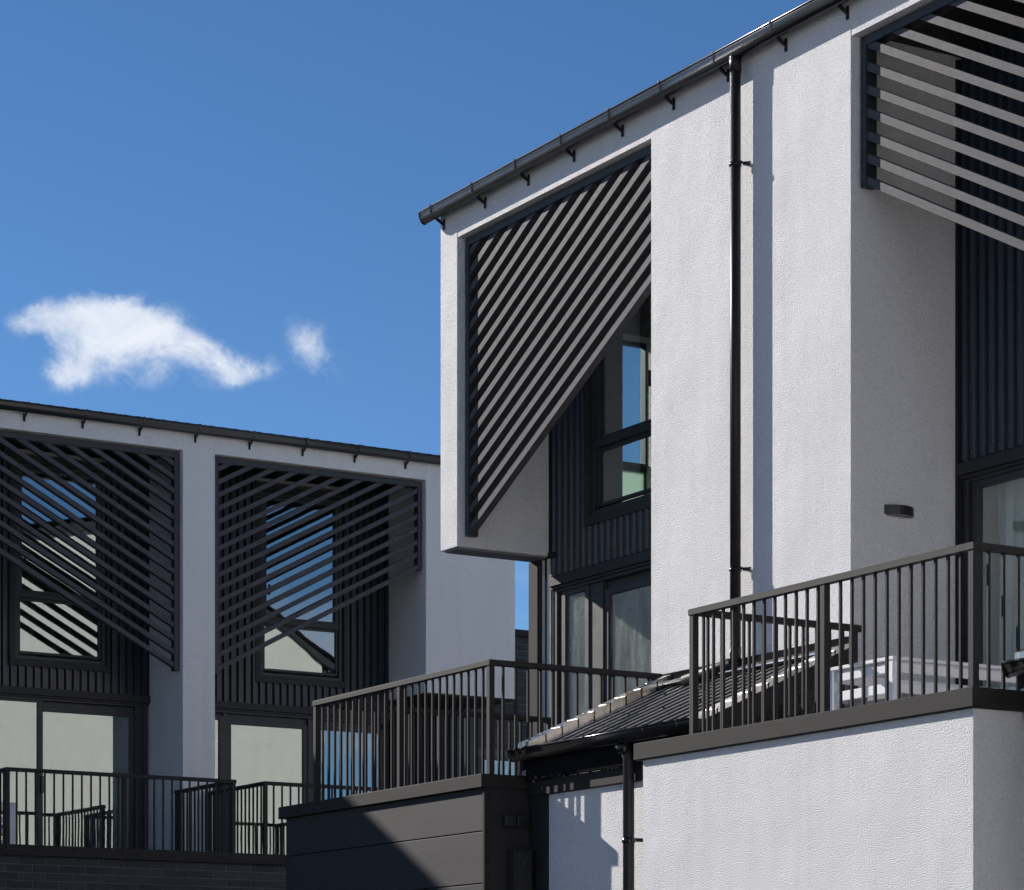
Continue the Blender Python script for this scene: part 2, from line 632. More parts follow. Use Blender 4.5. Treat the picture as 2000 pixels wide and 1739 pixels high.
def door(fr, parent, u0, u1, z1, panes, w, m, deck=3.35, sash=0.0):
    """glazed sliding door set: outer frame and the glass lights"""
    b = MB()
    frame_ring(b, fr, u0, u1, w, w + 0.12, deck, z1, 0.05, 0.05, 0.08, 0.05)
    d = b.build('sliding_door', 'metal', parent)
    t = MB()
    t.box(fr, u0 - 0.02, u1 + 0.02, w - 0.045, w + 0.03, z1 + 0.001, z1 + 0.085, 0.003)
    t.box(fr, u0 - 0.01, u1 + 0.01, w - 0.025, w + 0.03, z1 - 0.025, z1 - 0.002, 0.002)
    t.build('head_trim', 'trim', parent)
    for i, (a, c, top, dw) in enumerate(panes):
        s = MB()
        frame_ring(s, fr, a - 0.06, c + 0.06, w + 0.015 + dw, w + 0.06 + dw, deck + 0.082, top + 0.05, 0.06, 0.06, 0.09, 0.05, 0.003)
        s.build('sash', 'metal', d)
        pane(fr, a - 0.005, c + 0.005, w + 0.04 + dw, deck + 0.165, top + 0.005, m, d)
    # infill between sashes and frame
    f = MB()
    edges = sorted([(a - 0.06, c + 0.06) for a, c, _, _ in panes])
    cur = u0 + 0.05
    for a, c in edges + [(u1 - 0.05, u1)]:
        if a - cur > 0.004:
            f.box(fr, cur, a, w + 0.03, w + 0.09, deck + 0.08, z1 - 0.05)
        cur = max(cur, c)
    top = max(p[2] for p in panes)
    f.box(fr, u0 + 0.05, u1 - 0.05, w + 0.075, w + 0.11, min(p[2] for p in panes) + 0.045, z1 - 0.05)
    f.build('door_infill', 'metal', d)
    hn = MB()
    a, c = panes[-1][0], panes[-1][1]
    hn.box(fr, a - 0.045, a - 0.015, w - 0.02, w + 0.02, deck + 0.95, deck + 1.15, 0.004)
    hn.build('handle', 'black', d)
    return d


def slat_screen(fr, parent, u0, u1, long_side, slope=0.535, zt=8.375, pitch=0.155):
    """raked screen: long vertical frame on u = long_side, short one opposite"""
    w0 = 0.078
    other = u1 if long_side == u0 else u0
    sgn = 1 if other > long_side else -1
    zb = 5.875
    fb = MB()
    a, c = sorted((long_side + sgn * 0.022, long_side + sgn * 0.075))
    fb.box(fr, a, c, w0 - 0.012, w0 + 0.085, zb - 0.02, zt, 0.002)
    zs = zb + slope * (abs(other - long_side) - 0.08)
    a2, c2 = sorted((other - sgn * 0.022, other - sgn * 0.075))
    fb.box(fr, a2, c2, w0 - 0.012, w0 + 0.085, zs - 0.03, zt, 0.002)
    lo, hi = min(c, c2), max(a, a2)
    fb.box(fr, lo, hi, w0 - 0.013, w0 + 0.085, zt - 0.066, zt - 0.001, 0.002)
    scr = fb.build('slat_screen', 'metal', parent)
    bolts = MB()
    for i in range(6):
        z = zb + 0.2 + i * 0.42
        e = long_side + sgn * 0.012
        if z < zt - 0.1:
            bolts.box(fr, min(e, e + sgn * 0.012), max(e, e + sgn * 0.012), w0 + 0.01, w0 + 0.035, z, z + 0.03)
    for i in range(7):
        u = lo + 0.2 + i * (hi - lo - 0.4) / 6
        bolts.box(fr, u - 0.008, u + 0.008, w0 - 0.018, w0 - 0.012, zt - 0.060, zt - 0.048)
    bo = bolts.build('frame_bolts', 'metal', scr)
    bo['kind'] = 'stuff'
    tv = 0.060
    k = 0
    while True:
        zl = zb + k * pitch + random.uniform(-0.0025, 0.0025)
        if zl > zt - 0.12:
            break
        poly = []
        for u in (lo, hi):
            d = abs(u - long_side) - 0.05
            poly.append((u, zl + slope * d))
        poly = [poly[0], poly[1], (poly[1][0], poly[1][1] + tv), (poly[0][0], poly[0][1] + tv)]
        poly = clip_poly(poly, lambda p: (zt - 0.064) - p[1])
        if len(poly) >= 3:
            b = MB()
            fs = b.prism(fr, poly, 'w', w0, w0 + 0.068)
            b.build('slat', 'slat', scr)
        k += 1
    return scr


def gutter_profile(r=0.055, deep=0.045, t=0.004):
    """half-round channel, a little deeper than wide; origin at the lip level"""
    d = r + deep
    o = [(r * math.cos(math.pi + math.pi * i / 16), d * math.sin(math.pi + math.pi * i / 16)) for i in range(17)]
    inn = [((r - t) * math.cos(2 * math.pi - math.pi * i / 16), (d - t) * math.sin(2 * math.pi - math.pi * i / 16)) for i in range(17)]
    return o + inn


def gutter(fr, parent, u0, u1, wc, zt, brackets, r=0.055, deep=0.045, plate=True):
    b = MB()
    fs = b.prism(fr, [(wc + p[0], zt + p[1]) for p in gutter_profile(r, deep)], 'u', u0, u1)
    for f in fs[2:]:
        f.smooth = True
    # rolled front lip
    b.tube([fr(u0, wc - r + 0.002, zt - 0.003), fr(u1, wc - r + 0.003, zt - 0.004)], 0.0085, 10)
    # closed ends
    for e in (u0, u1):
        d = 0.004 if e == u0 else -0.004
        b.prism(fr, [(wc + p[0], zt + p[1]) for p in gutter_profile(r + 0.002, deep)[:17]], 'u', e - abs(d), e + abs(d))
    gt = b.build('gutter', 'gutter', parent)
    for u in brackets:
        k = MB()
        prof = [(wc + p[0] * 1.05, zt + 0.006 + p[1] * 1.04) for p in gutter_profile(r, deep, 0.006)]
        k.prism(fr, prof, 'u', u - 0.009, u + 0.009)
        k.box(fr, u - 0.010, u + 0.010, wc - r - 0.008, wc - r + 0.010, zt - 0.004, zt + 0.010)
        if plate:
            zb = zt - deep - r
            k.prism(fr, [(-0.001, zb - 0.035), (-0.001, zb - 0.055), (-0.02, zb - 0.045), (wc, zb - 0.008), (wc, zb + 0.004), (wc + 0.03, zb + 0.005)], 'u', u - 0.007, u + 0.007)
            k.box(fr, u - 0.014, u + 0.014, -0.010, -0.001, zb - 0.082, zb + 0.01, 0.002)
            k.box(fr, u - 0.005, u + 0.005, -0.018, -0.010, zb - 0.072, zb - 0.064)
        k.build('gutter_bracket', 'gutter', gt)
    return gt


def roof_sheet(fr, parent, u0, u1, w0, z0, w1, z1, name='roof', m='clad', period=0.152, depth=0.030, th=0.0):
    b = MB()
    d = Vector((w1 - w0, z1 - z0)).normalized()
    nx, nz = -d.y, d.x

    def fn(t, o, k):
        w, z = (w1, z1) if k else (w0, z0)
        return fr(t, w - nx * (o - depth) * 1.0, z - nz * o)
    b.sheet(fr, rib_profile(u0, u1, period, depth, 0.0, m == 'roofsteel'), lambda t, o, k: fr(t, (w1 if k else w0) - nx * o, (z1 if k else z0) - nz * o))
    return b.build(name, m, parent)


def house_bay_interior(fr, parent, u0, u1, w, deck, mid, top, open_side=False):
    """two stacked rooms behind a glazed bay"""
    for a, c in ((deck, mid - 0.15), (mid + 0.15, top)):
        b = MB()
        W1 = w + 3.6
        b.box(fr, u0, u1, W1, W1 + 0.1, a, c)
        b.box(fr, u0 - 0.1, u0, w + 0.15, W1 + 0.1, a, c)
        if not (open_side and a > mid):
            b.box(fr, u1, u1 + 0.1, w + 0.15, W1 + 0.1, a, c)
        b.box(fr, u0 - 0.1, u1 + 0.1, w + 0.15, W1 + 0.1, c, c + 0.1)
        b.build('interior_walls', 'room', parent)
        f = MB()
        f.box(fr, u0 - 0.1, u1 + 0.1, w + 0.15, W1 + 0.1, a - 0.1, a)
        f.build('interior_floor', 'floor', parent)


# ------------------------------------------------------------------ RIGHT TERRACE (facade along Y at x = 11.35)
rh = thing('terrace_house', (15.5, 14.5, 0), 'white rendered house on the right with black gutter, slatted screens and tall white fin', 'house', 'white terrace houses')
RW = 0.93          # recess depth
FINS = [(14.378, 16.79), (9.07, 11.47)]
for a, c in FINS:
    b = MB()
    b.box(RF, a, c, 0.0, RW + 0.4, 0.0, EAVE + 0.02, 0.004)
    b.build('fin_wall', 'white', rh)
b = MB()       # end pillar and its hanging side panel, sky shows below it
b.box(RF, 19.712, 20.0, 0.0, RW, 5.77, EAVE + 0.02, 0.004)
b.build('hanging_side_panel', 'white', rh)
b = MB()
b.box(RF, 19.74, 19.972, 0.03, RW - 0.02, 5.755, 5.7695)
b.build('panel_underside', 'under', rh)
b = MB()       # gable end wall behind, with a narrow stair window
GX0, GX1, GZ0, GZ1 = 1.68, 2.055, 6.20, 7.80
roofz = lambda w: 8.62 + (w / 5.5) * 1.20
b.prism(RF, [(RW + 0.002, 0), (RW + 0.002, roofz(RW)), (GX0, roofz(GX0)), (GX0, 0)], 'u', 19.72, 19.995)
b.prism(RF, [(GX0, 0), (GX0, GZ0), (GX1, GZ0), (GX1, 0)], 'u', 19.72, 19.995)
b.prism(RF, [(GX0, GZ1), (GX0, roofz(GX0)), (GX1, roofz(GX1)), (GX1, GZ1)], 'u', 19.72, 19.995)
b.prism(RF, [(GX1, 0), (GX1, roofz(GX1)), (5.5, 9.82), (8.6, 7.80), (8.6, 0)], 'u', 19.72, 19.995)
b.build('gable_wall', 'stone', rh)
GF = Frame('L', 0.0)
b = MB()
frame_ring(b, GF, 11.35 + GX0, 11.35 + GX1, 19.90, 19.97, GZ0, GZ1, 0.012, 0.012, 0.03, 0.03, 0.001)
b.box(GF, 11.35 + GX0 + 0.012, 11.35 + GX1 - 0.012, 19.901, 19.97, 6.655, 6.725, 0.001)
gw = b.build('window', 'metal', rh)
pane(GF, 11.35 + GX0 + 0.006, 11.35 + GX1 - 0.006, 19.93, 6.70, GZ1 - 0.01, 'clear', gw)
pane(GF, 11.35 + GX0 + 0.006, 11.35 + GX1 - 0.006, 19.93, GZ0 + 0.01, 6.68, 'frost', gw)
for a, c in ((16.79, 19.712), (11.47, 14.378)):
    b = MB()
    b.box(RF, a + 0.0015, c - 0.0015, 0.003, 0.16, HEADZ, EAVE + 0.02)
    b.build('lintel', 'white', rh)
    b = MB()
    b.box(RF, a, c, 0.16, RW + 0.1, HEADZ + 0.03, HEADZ + 0.08)
    b.build('soffit', 'soffit', rh)
# back and far walls, roof
b = MB()
b.box(RF, 9.0, 19.72, 8.35, 8.6, 0, 7.75)
b.build('rear_wall', 'white', rh)
b = MB()
b.prism(RF, [(0.0, 0), (0.0, EAVE), (5.5, 9.82), (8.6, 7.8), (8.6, 0)], 'u', 8.8, 9.068)
b.build('gable_wall', 'white', rh)
r = roof_sheet(RF, rh, 8.7, 20.12, -0.05, 8.665, 5.5, 9.92)
r2 = roof_sheet(RF, rh, 8.7, 20.12, 8.95, 7.66, 5.5, 9.92)
b = MB()
b.prism(RF, [(0.4, 8.69), (5.5, 9.84), (8.9, 7.62), (8.9, 7.52), (5.5, 9.72), (0.4, 8.57)], 'u', 20.0, 20.1)
b.prism(RF, [(8.86, 7.40), (8.86, 7.64), (9.06, 7.56), (9.08, 7.44)], 'u', 9.0, 20.12)
b.build('bargeboard', 'trim', rh)
gutter(RF, rh, 8.7, 20.13, -0.085, 8.685, [19.93 - 0.69 * i for i in range(16)])

# bay A (left, above the dark garage)
CW = RW
bayA = (16.79, 19.84)
cladding(RF, rh, 18.02 - 1.2, 19.9, 5.60, 5.985, CW)
cladding(RF, rh, 19.135, 19.71, 5.985, HEADZ + 0.04, CW)
cladding(RF, rh, 16.80, 18.045, 5.985, HEADZ + 0.04, CW)
cladding(RF, rh, 19.715, 19.86, 3.4, 5.76, CW)
window(RF, rh, 18.17, 19.02, 6.10, 8.16, 6.61, CW + 0.025)
b = MB()
b.box(RF, 19.855, 20.005, CW - 0.045, CW + 0.03, 3.40, 5.752, 0.004)
b.box(RF, 19.65, 20.004, CW - 0.03, CW + 0.02, 5.755, 5.80, 0.002)
b.build('corner_trim', 'coping', rh)
b = MB()
b.box(RF, 19.70, 19.716, CW - 0.02, CW + 0.04, 5.76, HEADZ)
b.build('shadow_gap_trim', 'soffit', rh)
door(RF, rh, 16.85, 19.69, 5.50, [(19.22, 19.53, 5.41, 0.0), (17.55, 18.90, 5.33, 0.03)], CW + 0.02, 'glassd')
house_bay_interior(RF, rh, 16.9, 19.70, CW + 0.02, 3.4, 5.75, 8.4, open_side=True)
slat_screen(RF, rh, 16.79, 19.712, 19.712)

# bay B (right, above the white annexe)
cladding(RF, rh, 11.48, 14.36, 5.60, HEADZ + 0.04, CW)
b = MB()
b.box(RF, 14.345, 14.372, CW - 0.02, CW + 0.04, 3.4, HEADZ)
b.build('shadow_gap_trim', 'soffit', rh)
door(RF, rh, 11.52, 14.34, 5.50, [(12.98, 14.20, 5.40, 0.0), (11.62, 12.86, 5.40, 0.03)], CW + 0.02, 'glass')
house_bay_interior(RF, rh, 11.5, 14.36, CW + 0.02, 3.4, 5.75, 8.4)
slat_screen(RF, rh, 11.47, 14.378, 11.47)

# downpipe on the fin
b = MB()
px, py = 11.35 - 0.078, 15.60
b.tube([(px, py, 8.60), (px, py, 4.30)], 0.039, 18)
b.tube([(px, py, 8.62), (px, py, 8.50)], 0.044, 18)
b.tube([(px, py, 4.40), (px, py, 4.33), (px - 0.02, py + 0.03, 4.285), (px - 0.05, py + 0.09, 4.262), (px - 0.12, py + 0.46, 4.20)], 0.043, 18)
dp = b.build('downpipe', 'pipe', rh)
for z in (7.84, 4.95):
    b = MB()
    b.tube([(px, py, z - 0.012), (px, py, z + 0.012)], 0.046, 18)
    b.box(WF, px + 0.03, 11.352, py - 0.065, py - 0.045, z - 0.012, z + 0.012, 0.002)
    b.box(WF, px - 0.012, px + 0.012, py - 0.075, py - 0.04, z - 0.010, z + 0.010, 0.002)
    b.tube([(px + 0.02, py - 0.075, z), (px + 0.07, py - 0.09, z + 0.008)], 0.006, 8)
    b.build('pipe_clip', 'gutter', dp)

# ------------------------------------------------------------------ lean-to porch roofs in front of the fins
def porch(y0, y1, label, detail=True):
    t = thing('porch_roof', (10.8, (y0 + y1) / 2, 0), label, 'porch', 'lean-to porch roofs')
    fr = Frame('R', 0.0)
    ze, zt, xe = 3.660, 4.245, 10.065
    b = MB()
    b.prism(fr, [(xe, ze), (11.33, zt - 0.018), (11.33, zt - 0.026), (xe, ze - 0.008)], 'u', y0 + 0.03, y1 - 0.03)
    b.build('roof_sheet', 'matte', t)
    sl_ = (zt - 0.018 - ze) / (11.33 - xe)
    rb = MB()
    rb.prism(fr, [(xe - 0.012, ze + 0.001), (11.325, zt - 0.017), (11.325, zt - 0.008), (xe - 0.012, ze + 0.010)], 'u', -0.006, 0.006)
    rme = rb.mesh('roof_rib', 'roofsteel')  # pale colour paints in the highlights along the roof crests
    yy = y0 + 0.17
    while yy < y1 - 0.16:
        link_mesh('roof_rib', rme, t, (0, yy, 0))
        yy += 0.148
    sc = MB()
    for i in range(3):
        xs = xe + 0.12 + 0.42 * i
        yy = y0 + 0.17 + 0.148 * i
        while yy < y1 - 0.16:
            zz = ze + 0.010 + sl_ * (xs - xe)
            sc.box(WF, xs - 0.008, xs + 0.008, yy - 0.008, yy + 0.008, zz - 0.002, zz + 0.012)
            yy += 0.444
    so_ = sc.build('roof_screws', 'gutter', t)
    so_['kind'] = 'stuff'
    slope = (zt - ze) / (11.33 - xe)
    # verge flashings, scalloped in short lengths
    slope = (zt - ze) / (11.33 - xe)
    n = 9
    for side in (y1, y0):
        for i in range(n):
            a = xe + (11.31 - xe) * i / n
            c = xe + (11.31 - xe) * (i + 1) / n + 0.012
            lift = 0.003
            b = MB()
            s = -1 if side == y1 else 1
            hv = 0.075 if side == y1 else 0.040
            poly = [(a, ze + slope * (a - xe) + hv + lift), (c, ze + slope * (c - xe) + hv - 0.003), (c, ze + slope * (c - xe) + 0.004), (a, ze + slope * (a - xe) + 0.004)]
            b.prism(fr, poly, 'u', min(side, side + s * 0.15), max(side, side + s * 0.15))
            b.build('verge_flashing', 'flash', t)
    # verge board
    for side in (y1 - 0.012, y0 - 0.012):
        b = MB()
        b.prism(fr, [(xe + 0.02, ze - 0.13), (xe + 0.02, ze + 0.012), (11.34, zt + 0.01), (11.34, zt - 0.14)], 'u', side, side + 0.024)
        b.build('verge_board', 'trim', t)
    # upstand flashing against the fin
    b = MB()
    b.prism(fr, [(11.345, zt + 0.01), (11.345, zt + 0.075), (11.315, zt + 0.075), (11.29, zt + 0.012)], 'u', y0 + 0.002, y1 - 0.002)
    b.build('wall_flashing', 'matte', t)
    b = MB()
    b.prism(fr, [(11.31, zt + 0.016), (11.31, zt + 0.026), (11.20, zt - 0.022), (11.20, zt - 0.030)], 'u', y0 + 0.02, y1 - 0.02)
    b.build('apron_flashing', 'flash', t)
    # soffit, fascia
    b = MB()
    b.box(fr, y0 + 0.05, y1 - 0.05, 10.100, 10.120, 3.460, 3.668, 0.002)
    b.build('fascia', 'matte', t)
    b = MB()
    b.box(fr, y0 + 0.05, y1 - 0.05, 10.120, 11.34, 3.60, 3.62)
    b.build('porch_soffit', 'soffit', t)
    gutter(fr, t, y0 - 0.01, y1 + 0.02, 10.040, 3.683, [y1 - 0.22, y1 - 1.0, y1 - 1.72, y0 + 0.15], 0.052, 0.03, False)
    # wall below
    b = MB()
    b.box(fr, y0 + 0.19, y1 - 0.252, 10.17, 10.29, 0.0, 3.352, 0.003)
    b.build('porch_wall', 'white', t)
    b = MB()
    b.box(fr, y1 - 0.25, y1 + 0.004, 10.16, 10.29, 0.0, 3.352)
    b.build('jamb_panel', 'board', t)
    b = MB()
    b.box(fr, y0 + 0.19, y1 - 0.005, 10.138, 10.28, 3.353, 3.460, 0.003)
    b.build('wall_head_trim', 'coping', t)
    return t


P1 = porch(14.33, 16.60, 'black corrugated lean-to porch roof with gutter below the white fin downpipe')
porch(9.03, 11.30, 'porch gutter end poking in at the right picture edge beside the balcony rail')
b = MB()
qx, qy = 10.093, 15.20
b.tube([(qx - 0.03, qy, 3.58), (qx, qy, 3.5), (qx, qy, 0.0)], 0.039, 18)
d2 = b.build('downpipe', 'pipe', P1)
b = MB()
b.tube([(qx - 0.05, qy, 3.60), (qx - 0.03, qy, 3.55)], [0.055, 0.046], 18)
b.tube([(qx, qy, 2.93), (qx, qy, 2.965)], 0.045, 18)
b.box(WF, qx + 0.02, 10.171, qy - 0.075, qy - 0.05, 2.935, 2.96, 0.002)
b.box(WF, qx - 0.012, qx + 0.015, qy - 0.10, qy - 0.04, 2.938, 2.957, 0.002)
b.build('pipe_clip', 'gutter', d2)

# ------------------------------------------------------------------ white annexe with roof terrace
an = thing('annexe', (10.8, 12.9, 0), 'low white rendered block at bottom right under the nearest balcony railing', 'annexe')
b = MB()
b.box(WF, 9.795, 11.34, 11.33, 14.585, 0.0, 3.42, 0.004)
b.build('annexe_wall', 'white', an)
b = MB()
for (x0, x1, y0, y1) in ((9.76, 9.93, 11.295, 14.645), (9.931, 11.34, 11.295, 11.44), (9.931, 11.34, 14.50, 14.645)):
    b.box(WF, x0, x1, y0, y1, 3.421, 3.532, 0.005)
b.build('coping', 'coping', an)
b = MB()
b.box(WF, 9.93, 12.35, 11.44, 14.37, 3.30, 3.40)
b.build('deck', 'deck', an)

# ------------------------------------------------------------------ dark garage with roof terrace
ga = thing('garage', (10.8, 18.2, 0), 'charcoal board-clad garage block with a diagonal sunlight edge, below the middle railing', 'garage')
b = MB()
b.box(WF, 9.815, 12.25, 16.635, 19.80, 0.0, 3.40)
b.build('garage_core', 'soffit', ga)
zs = [3.405, 3.092, 2.716, 2.34, 1.964, 1.588, 1.212, 0.836, 0.46, 0.084]
for za, zb in zip(zs, zs[1:]):
    b = MB()
    b.box(WF, 9.795, 9.83, 16.642, 19.825, zb + 0.006, za, 0.004)
    b.build('board', 'board', ga)
b = MB()
b.box(WF, 9.83, 12.24, 16.612, 16.64, 0.0, 3.405)
b.build('end_panel', 'board', ga)
b = MB()
b.box(WF, 9.788, 9.832, 16.607, 16.64, 0.0, 3.405, 0.004)
b.build('corner_bead', 'coping', ga)
b = MB()
for (x0, x1, y0, y1) in ((9.76, 9.93, 16.60, 19.90), (9.931, 11.30, 16.60, 16.74), (9.931, 12.2, 19.76, 19.90)):
    b.box(WF, x0, x1, y0, y1, 3.406, 3.505, 0.005)
b.build('coping', 'coping', ga)
b = MB()
b.box(WF, 9.93, 12.35, 16.74, 19.76, 3.28, 3.38)
b.build('deck', 'deck', ga)

# twin wall vent and the meter cabinet on the garage end
v = thing('wall_vent', (10.06, 16.6, 3.17), 'small twin square black vent on the charcoal garage end', 'vent')
for x in (9.98, 10.082):
    b = MB()
    b.box(WF, x - 0.045, x + 0.045, 16.555, 16.612, 3.130, 3.212, 0.006)
    b.build('hood', 'metal', v)
    b = MB()
    b.box(WF, x - 0.038, x + 0.038, 16.552, 16.5545, 3.138, 3.204)
    b.build('opening', 'black', v)
mcab = thing('meter_cabinet', (10.1, 16.55, 2.3), 'tall black meter cabinet with round lock on the garage end', 'cabinet')
b = MB()
b.box(WF, 9.975, 10.128, 16.50, 16.611, 2.2, 2.965, 0.006)
b.build('cabinet_body', 'board', mcab)
b = MB()
b.box(WF, 9.987, 10.118, 16.490, 16.4995, 2.22, 2.95, 0.003)
b.build('cabinet_door', 'board', mcab)
b = MB()
b.tube([(10.04, 16.490, 2.86), (10.04, 16.474, 2.86)], 0.017, 14)
b.build('lock', 'metal', mcab)

# ------------------------------------------------------------------ railings
_bal = {}


def unit_bar(sz, h, m='rail'):
    key = (sz, round(h, 3), m)
    if key not in _bal:
        b = MB()
        b.box(WF, -sz / 2, sz / 2, -sz / 2, sz / 2, 0, h, min(0.002, sz * 0.12))
        _bal[key] = b.mesh('bar', m)
    return _bal[key]


def railing(label, pts, zt, zb, posts, spacing=0.105, ext0=0.0, ext1=0.0, group='balcony railings', hw=0.0275, hh=0.040):
    """pts: plan polyline of the rail centre line; posts: plan positions"""
    c = sum((Vector((p[0], p[1], 0)) for p in pts), Vector()) / len(pts)
    t = thing('balcony_railing', (c.x, c.y, zb), label, 'railing', group)
    P = [Vector(p) for p in pts]
    P[0] = P[0] + (P[0] - P[1]).normalized() * ext0
    P[-1] = P[-1] + (P[-1] - P[-2]).normalized() * ext1
    # handrail with mitred corners
    b = MB()
    rings = []
    for i, p in enumerate(P):
        d0 = (p - P[i - 1]).normalized() if i else (P[1] - p).normalized()
        d1 = (P[i + 1] - p).normalized() if i < len(P) - 1 else d0
        n0, n1 = Vector((-d0.y, d0.x)), Vector((-d1.y, d1.x))
        mi = (n0 + n1).normalized()
        mi = mi / max(0.3, mi.dot(n0))
        e = 0.006
        sec = [(-hw, -hh), (hw, -hh), (hw, -e), (hw - e, 0), (-hw + e, 0), (-hw, -e)]
        rings.append([b.bm.verts.new((p.x + mi.x * s, p.y + mi.y * s, zt + z)) for s, z in sec])
    fs = []
    for A, B in zip(rings, rings[1:]):
        for k in range(6):
            fs.append(b.bm.faces.new((A[k], A[(k + 1) % 6], B[(k + 1) % 6], B[k])))
    fs += [b.bm.faces.new(rings[0][::-1]), b.bm.faces.new(rings[-1])]
    bmesh.ops.recalc_face_normals(b.bm, faces=fs)
    b.build('handrail', 'rail', t)
    pm = unit_bar(0.044, zt - hh - zb + 0.002)
    for q in posts:
        link_mesh('post', pm, t, (q[0], q[1], zb))
    bm_ = unit_bar(0.018, zt - hh - zb + 0.002)
    for A, B in zip(pts, pts[1:]):
        A, B = Vector(A), Vector(B)
        L = (B - A).length
        n = max(1, round(L / spacing))
        for i in range(n + 1):
            q = A + (B - A) * (i / n)
            if min((q - Vector(s)).length for s in posts) < 0.045:
                continue
            link_mesh('baluster', bm_, t, (q.x, q.y, zb))
    return t


RZ = 4.33
railing('nearest balcony railing, on the white block at the lower right',
        [(11.10, 14.01), (9.80, 14.01), (9.80, 11.335), (11.30, 11.335)], RZ, 3.45,
        [(11.08, 14.01), (9.80, 14.01), (9.80, 12.66), (9.80, 11.335), (11.25, 11.335)], ext0=0.06)
railing('middle balcony railing standing on the charcoal garage block',
        [(12.10, 19.385), (9.855, 19.385), (9.855, 16.635), (11.33, 16.635)], RZ, 3.43,
        [(12.06, 19.385), (11.0, 19.385), (9.855, 19.385), (9.855, 17.98), (9.855, 16.635), (11.28, 16.635)])
LZ = 4.458
railing('far balcony railing at the bottom left corner, ending at the white pillar',
        [(10.05, 28.46), (10.05, 26.93), (12.66, 26.93), (12.66, 28.46)], LZ, 3.57,
        [(10.05, 28.43), (10.05, 26.93), (11.37, 26.93), (12.66, 26.93), (12.66, 28.43)], ext0=0, ext1=0)
railing('far balcony railing half hidden behind the charcoal garage',
        [(13.05, 28.46), (13.05, 26.93), (15.75, 26.93), (15.75, 28.46)], LZ, 3.57,
        [(13.05, 28.43), (13.05, 26.93), (14.4, 26.93), (15.75, 26.93), (15.75, 28.43)])

# ------------------------------------------------------------------ LEFT TERRACE (facade along X at y = 28.5)
lh = thing('terrace_house', (10, 33, 0), 'white rendered house on the left in shade with two raked slat screens', 'house', 'white terrace houses')
b = MB()
b.box(LF, 12.76, 13.166, 0.0, 1.3, 0.0, EAVE + 0.02, 0.004)
b.build('pillar', 'white', lh)
b = MB()
b.box(LF, 15.972, 17.237, 0.0, 0.95, 5.815, EAVE + 0.02, 0.004)
b.build('hanging_side_panel', 'white', lh)
b = MB()
b.box(LF, 15.99, 17.22, 0.02, 0.94, 5.79, 5.8145)
b.build('panel_underside', 'soffit', lh)
b = MB()
b.box(LF, 2.0, 9.85, 0.0, 1.3, 0.0, EAVE + 0.02, 0.004)
b.build('fin_wall', 'white', lh)
for a, c in ((9.85, 12.76), (13.166, 15.972)):
    b = MB()
    b.box(LF, a + 0.0015, c - 0.0015, 0.003, 0.16, HEADZ + 0.01, EAVE + 0.02)
    b.build('lintel', 'white', lh)
    b = MB()
    b.box(LF, a, c, 0.16, 1.05, HEADZ + 0.04, HEADZ + 0.09)
    b.build('soffit', 'soffit', lh)
b = MB()
b.box(LF, 2.0, 17.2, 8.4, 8.6, 0.0, 7.75)
b.box(LF, 2.0, 2.2, 1.3, 8.4, 0.0, 8.5)
b.build('rear_wall', 'white', lh)
b = MB()
b.prism(LF, [(0.953, 5.8), (0.953, 8.75), (5.5, 9.75), (8.6, 7.8), (8.6, 0), (1.6, 0), (1.6, 5.8)], 'u', 17.0, 17.235)
b.build('gable_wall', 'white', lh)
roof_sheet(LF, lh, 1.9, 17.35, -0.07, 8.70, 5.5, 9.86)
roof_sheet(LF, lh, 1.9, 17.35, 8.9, 7.66, 5.5, 9.86)
gutter(LF, lh, 1.9, 17.38, -0.085, 8.675, [10.833 + 0.693 * i for i in range(-12, 10)])
LW = 0.95
# bay 1
DH = 5.545
cladding(LF, lh, 9.86, 12.765, 5.66, 5.945, LW)
cladding(LF, lh, 9.86, 11.03, 5.945, HEADZ + 0.05, LW)
cladding(LF, lh, 12.245, 12.765, 5.945, HEADZ + 0.05, LW)
window(LF, lh, 11.175, 12.125, 6.07, 8.16, 6.73, LW + 0.025)
door(LF, lh, 9.90, 12.74, DH + 0.03, [(9.99, 11.375, 5.50, 0.0), (11.45, 12.53, 5.405, 0.03)], LW + 0.02, 'glass', 3.5)
house_bay_interior(LF, lh, 9.9, 12.74, LW + 0.02, 3.5, 5.8, 8.4)
slat_screen(LF, lh, 9.85, 12.76, 12.76)
# bay 2
cladding(LF, lh, 13.17, 15.99, 5.66, 5.945, LW)
cladding(LF, lh, 13.17, 14.165, 5.945, HEADZ + 0.05, LW)
cladding(LF, lh, 15.365, 15.99, 5.945, HEADZ + 0.05, LW)
window(LF, lh, 14.30, 15.25, 6.09, 8.16, 6.675, LW + 0.025)
door(LF, lh, 13.2, 15.96, DH + 0.03, [(13.29, 13.68, 5.44, 0.0), (13.85, 14.82, 5.40, 0.03), (15.05, 15.88, 5.40, 0.0)], LW + 0.02, 'glass', 3.5)
house_bay_interior(LF, lh, 13.2, 15.96, LW + 0.02, 3.5, 5.8, 8.4)
slat_screen(LF, lh, 13.166, 15.972, 13.166)

# dark wall below the hanging panel
b = MB()
b.sheet(LF, rib_profile(15.99, 17.33), lambda t, o, k: LF(t, LW + 0.06 + o, 5.80 if k else 0.0))
b.build('cladding_panel', 'clad', lh)

# ------------------------------------------------------------------ brickwork
_bricks = {}


def brick_mesh(l, d, h):
    key = (round(l, 3), d, h)
    if key not in _bricks:
        b = MB()
        b.box(WF, 0, l, 0, d, 0, h, 0.003)
        _bricks[key] = b.mesh('brick', 'brick')
    return _bricks[key]


